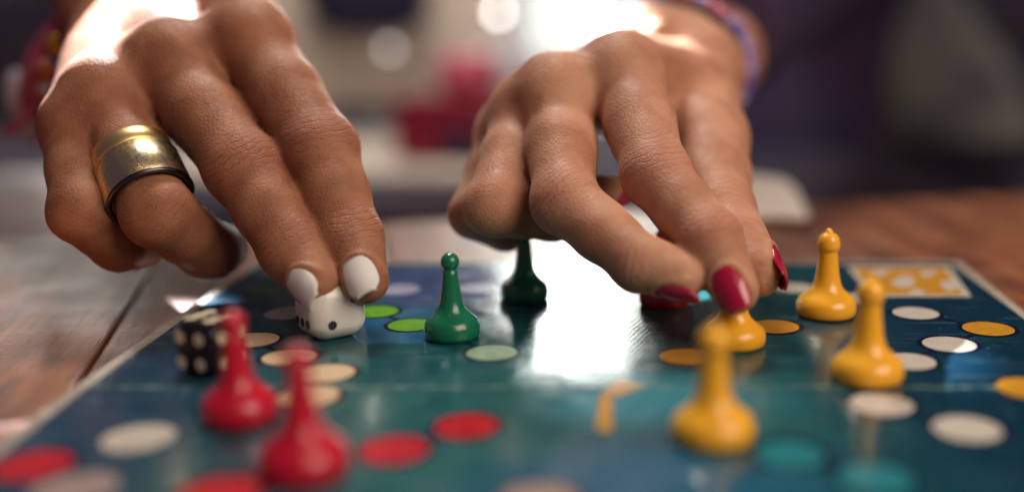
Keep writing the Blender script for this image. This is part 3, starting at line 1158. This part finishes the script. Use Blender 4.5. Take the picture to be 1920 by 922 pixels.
fr = {k: v['j'][0] for k, v in FR.items()}
WR = P(1246, 118, 372); WRr = P(1300, 138, 368); WRu = P(1205, 104, 366)
NAILS_R = {'index': (7.3, 10.0, 2.0), 'middle': (7.4, 10.0, 2.0), 'ring': (7.0, 9.5, 1.6), 'pinky': (6.4, 8.5, 1.6), 'thumb': (8.6, 11.0, 2.2)}
specR = dict(fingers=FR, nails=NAILS_R, palm=[
    (WRr, fr['index'], 10.5, 9.2, 6), (WR, fr['middle'], 11, 9.4, 6), (WRu, fr['ring'], 10.5, 8.8, 6), (WRu, fr['pinky'], 10, 7.6, 6),
    (WRr, fr['thumb'], 12.5, 10.5, 8), (fr['index'], fr['middle'], 8, 8, 5), (fr['middle'], fr['ring'], 7.6, 7.6, 5), (fr['ring'], fr['pinky'], 6.6, 6.6, 5),
    (P(1300, 175, 335), P(1185, 200, 318), 10, 9, 8), (WRu, WRr, 12.5, 14, 8), (WRu, P(1250, 70, 430), 13.5, 15, 8), (WRr, P(1345, 100, 430), 14, 16, 8),
    (P(1250, 70, 430), P(1330, 15, 490), 15, 18, 8), (P(1345, 100, 430), P(1410, 40, 490), 16, 19, 8)],
    bumps=[(P(1168, 130, 294), 7.8, 6), (P(1039, 170, 291), 7.6, 6), (P(986, 204, 298), 6.6, 6), (P(950, 244, 307), 5.8, 6)],
    cords=[(P(1172, 100, 300), P(1235, 52, 350), 2.2, 2.2, 4), (P(1050, 142, 298), P(1200, 52, 350), 2.1, 2.2, 4)])
handR, fldR, totR = build_hand(specR, None, M['skin_fair'])
under(right_person, handR)
for nm, (w, L_, ov) in NAILS_R.items():
    under(right_person, add_nail(FR[nm], None, M['nail_red'], w, L_, ov, fld=fldR, tot=totR))


# sleeves carry the forearms on beyond the picture
def sleeve(root, pts, radii, mat):
    bm = bmesh.new()
    bm_tube(bm, spline(pts, 6), list(np.interp(np.linspace(0, len(pts) - 1, (len(pts) - 1) * 6 + 1), range(len(pts)), radii)), 28)
    return under(root, bm_obj('sleeve', bm, mat))


M['navy_cloth'] = pmat('navy_cloth', (0.012, 0.014, 0.050), 0.9, noise=(13, (0.06, 0.02, 0.06), 0.8), bump=(60, 0.6, 0.01))
M['plum_cloth'] = pmat('plum_cloth', (0.10, 0.05, 0.08), 0.9, noise=(30, (0.07, 0.04, 0.08), 1.0), bump=(60, 0.6, 0.01))
M['grey_cloth'] = pmat('grey_green_cloth', (0.26, 0.26, 0.23), 0.9, noise=(11, (0.06, 0.055, 0.08), 1.0), bump=(50, 0.6, 0.01))
sleeve(left_person, [P(110, -170, 455), P(40, -230, 520), P(-160, -330, 640), P(-420, -420, 760)], [31, 36, 44, 52], M['plum_cloth'])
sleeve(right_person, [P(1315, 64, 428), P(1380, 20, 480), P(1500, -90, 650), P(1600, -170, 800), P(1560, -230, 950)], [27, 31, 42, 55, 80], M['navy_cloth'])
# seated body of the person with red nails: shirt and bent leg
bm = bmesh.new()
bm_tube(bm, spline([P(1480, 420, 1000), P(1470, 260, 1000), P(1470, 60, 1010), P(1500, -160, 1020), P(1500, -330, 1020)], 6), list(np.interp(np.linspace(0, 4, 25), range(5), [75, 85, 95, 120, 60])), 32)
under(right_person, bm_obj('shirt', bm, M['navy_cloth']))
bm = bmesh.new()
bm_tube(bm, spline([P(1500, -90, 1160), P(1640, 60, 1120), P(1760, 210, 1080), P(1830, 330, 1050), P(1850, 500, 1050)], 6), list(np.interp(np.linspace(0, 4, 25), range(5), [70, 84, 78, 62, 50])), 32)
under(right_person, bm_obj('trousers', bm, M['grey_cloth']))


# ------------------------------------------------------------------ rings on the ring finger
J = FL['ring']['j']
axr = unit(J[1] - J[0])


def band(name, t0, t1, R_out, thick, mat, label, rim=0.0, reeds=False, dark=None):
    a = J[0] + (J[1] - J[0]) * t0
    b = J[0] + (J[1] - J[0]) * t1
    L = np.linalg.norm(b - a)
    bm = bmesh.new()
    prof = [(R_out - thick, 0.0), (R_out - 0.3, 0.0), (R_out, 0.3), (R_out, L * 0.5), (R_out, L - 0.3), (R_out - 0.3, L), (R_out - thick, L), (R_out - thick, L * 0.5)]
    n = 96
    rows = []
    for r, z in prof + prof[:1]:
        rows.append(None)
    ring = [[bm.verts.new((r * math.cos(2 * math.pi * k / n), r * math.sin(2 * math.pi * k / n), z)) for k in range(n)] for r, z in prof]
    for i in range(len(prof)):
        A_, B_ = ring[i], ring[(i + 1) % len(prof)]
        for k in range(n):
            bm.faces.new((A_[k], A_[(k + 1) % n], B_[(k + 1) % n], B_[k]))
    ob = bm_obj(name, bm, mat)
    q = Vector((0, 0, 1)).rotation_difference(Vector([float(c) for c in axr]))
    ob.rotation_mode = 'QUATERNION'
    ob.rotation_quaternion = q
    ob.location = Vector([float(c) for c in a]) * MM
    if rim:
        bm = bmesh.new()
        prof2 = []
        for k in range(10):
            t = 2 * math.pi * k / 10
            prof2.append((R_out - thick * 0.45 + rim * math.cos(t), L - 0.1 + rim * math.sin(t)))
        ring = [[bm.verts.new((r * math.cos(2 * math.pi * k / n), r * math.sin(2 * math.pi * k / n), z)) for k in range(n)] for r, z in prof2]
        for i in range(10):
            A_, B_ = ring[i], ring[(i + 1) % 10]
            for k in range(n):
                bm.faces.new((A_[k], A_[(k + 1) % n], B_[(k + 1) % n], B_[k]))
        bm_obj('rim', bm, dark, ob)
    return tag(ob, label, 'ring')


band('ring', 0.50, 0.605, 9.7, 1.0, M['gold'], 'narrow gold ring worn above the wide polished band')
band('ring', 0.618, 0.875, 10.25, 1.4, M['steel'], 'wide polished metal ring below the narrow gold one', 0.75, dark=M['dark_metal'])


# ------------------------------------------------------------------ bracelets
M['pink_thread'] = pmat('pink_thread', (0.58, 0.14, 0.22), 0.7, noise=(220, (0.40, 0.06, 0.14), 1.0), bump=(1200, 0.8, 0.0008))
M['gold_bead'] = pmat('gold_bead', (0.75, 0.40, 0.03), 0.3, 0.6)
M['orange_bead'] = pmat('orange_bead', (0.42, 0.08, 0.03), 0.4)
M['shell'] = pmat('white_shell', (0.62, 0.58, 0.64), 0.35)
M['black_cord'] = pmat('black_cord', (0.012, 0.010, 0.014), 0.6)
M['bead_pink'] = pmat('pink_bead', (0.62, 0.16, 0.22), 0.25, coat=0.4)
M['bead_rose'] = pmat('rose_bead', (0.50, 0.05, 0.12), 0.25, coat=0.4)
M['bead_lilac'] = pmat('lilac_bead', (0.40, 0.30, 0.62), 0.25, coat=0.4)
M['bead_violet'] = pmat('violet_bead', (0.16, 0.08, 0.40), 0.25, coat=0.4)


def bead(parent, p, r, mat, name='bead', scale=(1, 1, 1)):
    bm = bmesh.new()
    bmesh.ops.create_uvsphere(bm, u_segments=16, v_segments=10, radius=r)
    for v in bm.verts:
        v.co = Vector((v.co.x * scale[0], v.co.y * scale[1], v.co.z * scale[2]))
    ob = bm_obj(name, bm, mat)
    ob.location = Vector([float(c) for c in p]) * MM
    if parent is not None:
        loc = ob.location.copy()
        ob.parent = parent
        ob.location = loc - parent.location
    return ob


brL = empty('bracelet', P(110, 60, 360))
tag(brL, 'pink thread bracelet with a gold bead and white shells hanging at the wrist', 'bracelet')
for off, tw in (((0, 0, 0), 2.0), ((10, -6, 6), 1.7), ((-14, 4, 10), 1.5)):
    loop = [(215, -70, 330), (165, 0, 345), (112, 42, 350), (72, 105, 352), (60, 170, 356), (72, 215, 368), (120, 190, 388), (190, 120, 400), (270, 20, 405), (330, -60, 400)]
    bm = bmesh.new()
    bm_tube(bm, spline([P(x + off[0], y + off[1], z + off[2]) for x, y, z in loop], 8), tw, 10)
    under(brL, bm_obj('thread', bm, M['pink_thread']))
bm = bmesh.new()
bm_tube(bm, spline([P(62, 150, 356), P(56, 200, 358), P(34, 235, 360), P(12, 250, 362)], 6), 1.5, 10)
under(brL, bm_obj('loose_thread', bm, M['pink_thread']))
bead(brL, P(104, 84, 344), 2.5, M['gold_bead'], scale=(1, 1, 1.25))
bead(brL, P(86, 135, 348), 3.8, M['orange_bead'])
bead(brL, P(90, 165, 350), 2.8, M['shell'], 'shell')
bead(brL, P(34, 178, 385), 4.2, M['shell'], 'shell', (1, 1, 2.1))
bead(brL, P(62, 240, 385), 3.4, M['shell'], 'shell', (1, 1, 1.8))

fc = (P(1250, 122, 384))
fax = unit(P(1298, 85, 430) - P(1228, 134, 369))
e1 = unit(R_ - fax * np.dot(R_, fax)); e2 = np.cross(e1, fax)
if np.dot(e2, U_) < 0: e2 = -e2
brR = empty('bracelet', fc)
tag(brR, 'pink and lilac beaded bracelet with a black cord on the wrist above the red nails', 'bracelet')
bm = bmesh.new()
bm_tube(bm, [fc + fax * (-7) + 25.5 * (math.cos(t) * e1 * 1.04 + math.sin(t) * e2 * 0.86) for t in np.linspace(0, 2 * math.pi, 61)], 1.3, 8, caps=False)
under(brR, bm_obj('cord', bm, M['black_cord']))
nb = 44
rb_ = random.Random(3)
for row in (0, 1):
    for k in range(nb):
        t = 2 * math.pi * (k + 0.5 * row) / nb
        p = fc + fax * (-3.5 + 3.6 * row) + 27.2 * (math.cos(t) * e1 * 1.04 + math.sin(t) * e2 * 0.86)
        ang = math.degrees(t) % 360
        pal = ['bead_lilac', 'bead_violet', 'bead_lilac'] if (ang < 35 or ang > 270) else ['bead_pink', 'bead_rose', 'bead_pink', 'bead_lilac']
        bead(brR, p, 2.0, M[rb_.choice(pal)])

# ------------------------------------------------------------------ background: window, sofa, things on it (all far out of focus)
win = empty('window', (-98, 2300, 0))
tag(win, 'bright tall window in a wooden frame far behind the hands', 'window')
M['frame_wood'] = pmat('brown_window_frame', (0.16, 0.09, 0.06), 0.5)
bm = bmesh.new()
bm_box(bm, -200, -180, -20, 20, -300, 1000); bm_box(bm, 22, 42, -20, 20, -300, 1000)
bm_box(bm, -180, 22, -20, 20, -300, -270); bm_box(bm, -180, 22, -20, 20, 970, 1000)
bm_box(bm, -180, 22, -20, 20, 330, 352)
f_ = bm_obj('window_frame', bm, M['frame_wood'], win, smooth=False)
f_.location = Vector((70, 0, 0)) * MM
for z0, z1, s_ in ((-270, 330, 1.0), (352, 970, 26.0)):
    bm = bmesh.new()
    bm_box(bm, -110, 92, -3, 3, z0, z1)
    bm_obj('pane', bm, pmat('daylit_pane', (0.5, 0.5, 0.5), 0.3, emit=(0.96, 1.0, 0.94), estr=s_), win, smooth=False)

sofa = empty('sofa', (0, 900, -450))
tag(sofa, 'dark plum sofa out of focus behind the table', 'sofa')
M['plum_sofa'] = pmat('plum_upholstery', (0.014, 0.012, 0.032), 0.9, noise=(18, (0.03, 0.014, 0.026), 1.0))
M['sofa_base'] = pmat('dark_sofa_wood', (0.03, 0.02, 0.025), 0.6)
bm = bmesh.new(); bm_box(bm, -900, 900, -210, 300, 40, 370, 8)
bm_obj('sofa_base', bm, M['sofa_base'], sofa)
for x0, x1 in ((-900, -330), (-320, 240), (250, 900)):
    bm = bmesh.new(); bm_box(bm, x0, x1, -220, 280, 372, 410, 14, 4)
    bm_obj('seat_cushion', bm, M['plum_sofa'], sofa)
bm = bmesh.new(); bm_box(bm, -900, -300, 282, 420, 60, 555, 30, 4)
bm_obj('backrest', bm, M['plum_sofa'], sofa)
bm = bmesh.new(); bm_box(bm, 130, 900, 282, 420, 60, 555, 30, 4)
bm_obj('backrest', bm, M['plum_sofa'], sofa)

M['beige'] = pmat('beige_throw', (0.56, 0.48, 0.40), 0.95, noise=(20, (0.46, 0.39, 0.34), 1.0), bump=(40, 0.5, 0.01))
bm = bmesh.new(); bm_box(bm, -345, -70, 765, 1000, -45, -34, 5, 4)
bm_box(bm, -345, -90, 1000, 1020, -10, 105, 8, 4)
tag(bm_obj('blanket', bm, M['beige']), 'beige blanket laid over the sofa seat and back, under the red box', 'blanket')
bm = bmesh.new()
q = P(690, -30, 960)
bm_box(bm, -52, 52, -34, 34, -42, 42, 34, 8)
cu = tag(bm_obj('cushion', bm, pmat('navy_cushion', (0.012, 0.012, 0.045), 0.9)), 'dark navy cushion at the top between the hands', 'cushion')
cu.location = Vector([float(c) for c in q]) * MM
# red box
bx = empty('gift_box', P(866, 294, 830), math.radians(-8))
tag(bx, 'blurred crimson box with a dark patch sitting on the beige blanket', 'box')
M['crimson'] = pmat('crimson_card', (0.24, 0.001, 0.022), 0.5)
bm = bmesh.new(); bm_box(bm, -42, 42, -25, 25, 0, 40, 1.5, 2); bm_obj('box_body', bm, M['crimson'], bx)
bm = bmesh.new(); bm_box(bm, -43, 43, -26, 26, 34, 43, 1.5, 2); bm_obj('lid', bm, pmat('red_card', (0.22, 0.003, 0.022), 0.5), bx)
bm = bmesh.new(); bm_box(bm, -8, 24, -25.8, -25.2, 2, 22, 0.2, 1); bm_obj('dark_label', bm, pmat('dark_label_paper', (0.03, 0.005, 0.04), 0.6), bx)
# pink rounded pot on the box
bm = bmesh.new()
bm_lathe(bm, [(0, 0), (15, 0), (20, 5), (23, 12), (24, 20), (22, 27), (19, 30), (20, 32), (17, 31), (15, 26), (0, 22)], 32)
pot = tag(bm_obj('pot', bm, pmat('pink_glaze', (0.62, 0.12, 0.19), 0.25, coat=0.5)), 'rounded pink pot standing on the crimson box', 'pot')
pot.location = Vector([float(c) for c in P(880, 184, 838)]) * MM
# pale bottle beside
bm = bmesh.new()
bm_lathe(bm, [(0, 0), (17, 0), (18, 2), (18, 62), (14, 72), (7, 80), (7, 98), (8, 99), (8, 102), (0, 102)], 32)
bt = tag(bm_obj('bottle', bm, pmat('milky_glass', (0.62, 0.60, 0.64), 0.15, coat=0.4)), 'milky white bottle standing right of the crimson box', 'bottle')
bt.location = Vector([float(c) for c in P(968, 262, 900)]) * MM
# white folded cloth on the far end of the table
bm = bmesh.new()
bm_box(bm, -26, 12, -17, 17, 0, 18, 7, 5)
for v in bm.verts:
    v.co.z *= (0.62 + 0.022 * v.co.y) * (1.0 - 0.012 * (v.co.x + 26)) + 0.12 * math.sin(v.co.x * 0.3)
nk = tag(bm_obj('napkin', bm, pmat('cream_cloth', (0.82, 0.78, 0.72), 0.9, bump=(70, 0.5, 0.006))), 'folded cream cloth lying on the table behind the red-nailed hand', 'cloth')
nk.location = Vector((56, 426, -2.3)) * MM
# pale cushion low at the side
bm = bmesh.new(); bm_box(bm, -70, 38, -40, 40, 0, 42, 16, 5)
pc = tag(bm_obj('cushion', bm, pmat('pale_cushion_cloth', (0.80, 0.78, 0.78), 0.9, bump=(40, 0.5, 0.01))), 'pale cushion low behind the table at the side of the ringed hand', 'cushion')
pc.location = Vector([float(c) for c in P(60, 492, 560)]) * MM
# glowing spheres added to stand in for out-of-focus glints on glassware
sl = empty('bokeh_glints', P(850, 60, 1000))
tag(sl, 'added glowing spheres on a wire, standing in for blurred glints behind the hands', 'added glints')
M['glint_sphere'] = pmat('glowing_glint', (0.8, 0.8, 0.8), 0.3, emit=(1.0, 0.97, 0.95), estr=13.0)
M['glint_sphere_dim'] = pmat('dim_glint', (0.8, 0.8, 0.8), 0.3, emit=(1.0, 0.95, 0.92), estr=2.4)
M['added_wire'] = pmat('added_wire', (0.3, 0.28, 0.28), 0.5)
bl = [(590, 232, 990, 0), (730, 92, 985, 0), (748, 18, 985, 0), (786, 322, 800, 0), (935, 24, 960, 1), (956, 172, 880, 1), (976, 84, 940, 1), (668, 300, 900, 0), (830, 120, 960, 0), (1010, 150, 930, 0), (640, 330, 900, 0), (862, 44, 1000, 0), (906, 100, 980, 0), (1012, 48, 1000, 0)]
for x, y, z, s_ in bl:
    bead(sl, P(x, y, z), 3.4, M['glint_sphere'] if s_ else M['glint_sphere_dim'], 'glint_sphere')
bm = bmesh.new()
bm_tube(bm, spline([P(x, y + 4, z + 6) for x, y, z, _ in bl], 6), 0.6, 6)
under(sl, bm_obj('added_wire', bm, M['added_wire']))
